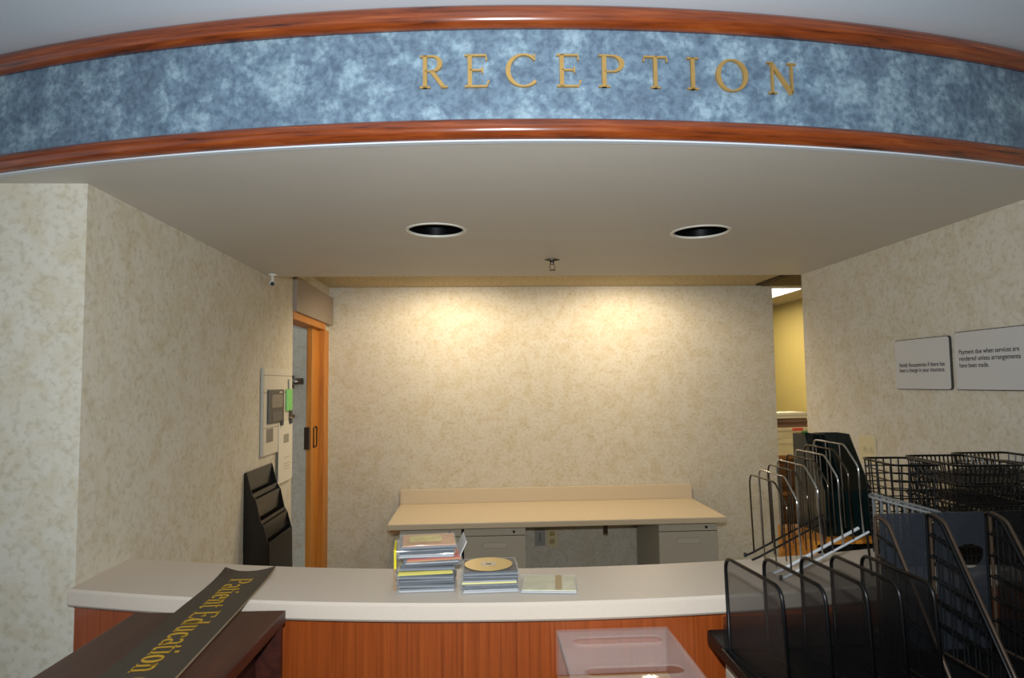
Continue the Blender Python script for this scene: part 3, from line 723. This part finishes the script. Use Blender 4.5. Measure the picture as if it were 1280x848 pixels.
# ------------------------------------------------------------------ black wire trays, bins
def wire_tray(label, x, y, z, rz, W_, D_, H_, grp, m=BLKW, nx=12, ny=10, taper=.008, open_front=True, tilt=0):
    t_ = thing('wire_tray', label, 'wire tray', (x, y, z), rz, grp)
    if tilt: t_.rotation_euler = (tilt, 0, rz)
    w2, d2 = W_/2, D_/2
    def rim(e, zz, r):
        bm = bmesh.new(); tube(bm, fillet([(-w2+e, -d2+e, zz), (w2-e, -d2+e, zz), (w2-e, d2-e, zz), (-w2+e, d2-e, zz)], .022, 4, closed=True), r, 6, closed=True); return bm
    obj('top_rim', rim(0, H_, .0034), m, t_)
    obj('bottom_rim', rim(taper, .003, .0022), m, t_)
    bm = bmesh.new()
    for i in range(1, int(H_/.022)):
        zz = .003+(H_-.003)*i/int(H_/.022); e = taper*(1-i/int(H_/.022))
        tube(bm, fillet([(-w2+e, -d2+e, zz), (w2-e, -d2+e, zz), (w2-e, d2-e, zz), (-w2+e, d2-e, zz)], .022, 3, closed=True), .002, 5, closed=True)
    for i in range(nx):
        xx = -w2+.02+(W_-.04)*i/(nx-1)
        tube(bm, [(xx, -d2, H_), (xx*.96, -d2+taper, .003), (xx*.96, d2-taper, .003), (xx, d2, H_)], .0024, 5)
    for i in range(ny):
        yy_ = -d2+.02+(D_-.04)*i/(ny-1)
        tube(bm, [(-w2, yy_, H_), (-w2+taper, yy_*.96, .003), (w2-taper, yy_*.96, .003), (w2, yy_, H_)], .0021, 5)
    obj('wire_grid', bm, m, t_)
    return t_
W1 = ['lowest', 'second', 'third', 'fourth', 'topmost']
for k in range(5):
    wire_tray('black wire letter tray, %s of the stack beside the deep wire bin' % W1[k], 1.375+.004*(k % 2), 1.835-.003*k, ZC+k*.0535, -.06+.03*(k % 2), .180, .25, .051, 'stacked black wire trays')
for k in range(5):
    wire_tray('black wire letter tray, %s of the stack against the wallpaper wall' % W1[k], 1.572, 1.875+.004*(k % 2), ZC+k*.053, -.01+.02*(k % 2), .180, .28, .051, 'stacked black wire trays')
wire_tray('deep black wire bin between the chrome sorter and stacked trays', 1.18, 1.80, ZC, -.1, .125, .18, .268, 'wire bins', nx=5, ny=5, taper=.012)

# ------------------------------------------------------------------ behind the counter: organiser with dark green files
og = thing('desk_organizer', 'oak desktop organizer box behind the chrome sorter', 'organizer', (1.175, 2.12, .7405))
for x in (-.15, .138): obj('side_panel', bx(x, x+.012, -.12, .12, 0, .335), OAKD, og)
for z in (0, .16, .323): obj('shelf', bx(-.138, .138, -.12, .12, z, z+.012), OAKD, og)
obj('back_panel', bx(-.138, .138, .108, .12, .012, .323), OAKD, og)
def green_file(x, rz, label, wd=.085):
    t_ = thing('magazine_file', label, 'magazine file', (x, 2.05, 1.0765), rz, 'dark green magazine files')
    prof = [(0, 0), (.20, 0), (.20, .31), (.12, .31), (0, .14)]
    for sx in (0, wd-.003):
        bm = bmesh.new(); A = [bm.verts.new((sx, y, z)) for y, z in prof]; Bv = [bm.verts.new((sx+.003, y, z)) for y, z in prof]
        bm.faces.new(A); bm.faces.new(Bv[::-1])
        for i in range(5): j = (i+1) % 5; bm.faces.new((A[i], A[j], Bv[j], Bv[i]))
        obj('side_panel', bm, DGREEN, t_)
    obj('back_panel', bx(.003, wd-.003, .197, .20, 0, .31), DGREEN, t_)
    obj('front_panel', bx(.003, wd-.003, 0, .003, 0, .14), DGREEN, t_)
    obj('floor_panel', bx(.003, wd-.003, .003, .197, 0, .003), DGREEN, t_)
green_file(1.160, -.04, 'wide dark green plastic magazine file behind the chrome sorter')
green_file(1.095, .0, 'narrow dark green plastic magazine file behind the chrome sorter', .055)
for i, x in enumerate((1.06, 1.115, 1.17)):
    b_ = thing('ring_binder', ['first', 'second', 'third'][i]+' black ring binder from the open end of the oak organizer shelf', 'binder', (x, 2.0, .9135), 0, 'binders in the organizer')
    obj('cover', bx(0, .045, 0, .22, 0, .145, bev=.003), BLK, b_)
    obj('label_pocket', bx(.008, .037, -.001, .0005, .05, .11), mat('binder_label', (60, 60, 62), rough=.4), b_)

# ------------------------------------------------------------------ far room: bookcase with a pile of papers
bc = thing('bookcase', 'brown wooden bookcase in the far room under piled papers', 'bookcase', (2.45, 5.35, 0))
obj('top', bx(-.42, .31, -.16, .16, .94, .965), OAKF, bc)
for x in (-.42, .285): obj('side_panel', bx(x, x+.025, -.16, .16, 0, .94), OAKF, bc)
for z in (.08, .36, .65): obj('shelf', bx(-.395, .285, -.16, .16, z, z+.02), OAKF, bc)
obj('back_panel', bx(-.395, .285, .145, .16, .1, .94), OAKF, bc)
z = .9655
items = [('storage_box', 'cream cardboard box at the bottom of the far room pile',   .22, .13, (212, 196, 148), 'box'),
         ('storage_box', 'cream box with red and green print in the far room pile', .20, .09, (206, 190, 150), 'box'),
         ('magazine_bundle', 'brown bundle of magazines near the top of the far pile', .20, .075, (120, 92, 74), 'magazines'),
         ('paper_bundle', 'loose white papers on top of the far room pile', .17, .045, (224, 216, 192), 'papers')]
for i, (nm, lb, w_, h_, c_, ct) in enumerate(items):
    t_ = thing(nm, lb, ct, (2.50+.02*(i % 2), 5.33, z), .08*(i-1))
    if 'box' in nm:
        obj('body', bx(-w_, w_*.9, -.12, .12, 0, h_*.72, bev=.002), mat('pile_%d' % i, c_, rough=.7, noise=(8, .06)), t_)
        ld = obj('lid', bx(-w_-.004, w_*.9+.004, -.124, .124, h_*.72, h_, bev=.002), MATS['pile_%d' % i], t_)
        if i == 1:
            obj('print', bx(.01, .10, -.1255, -.1239, h_*.74, h_*.98), mat('print_red', (214, 70, 60), rough=.6), ld)
            obj('print', bx(.09, .14, -.1215, -.1199, h_*.35, h_*.68), mat('print_green', (60, 140, 70), rough=.6), t_)
    else:
        n = 5
        for q in range(n):
            e = .02*math.sin(q*2.3+i)
            obj('sheet_stack', bx(-w_+e, w_*.9+e, -.11, .11, h_*q/n+.0002, h_*(q+1)/n-.0004), mat('pile_%d_%d' % (i, q), tuple(max(20, v-(q % 3)*16) for v in c_), rough=.8), t_)
    z += h_+.0005
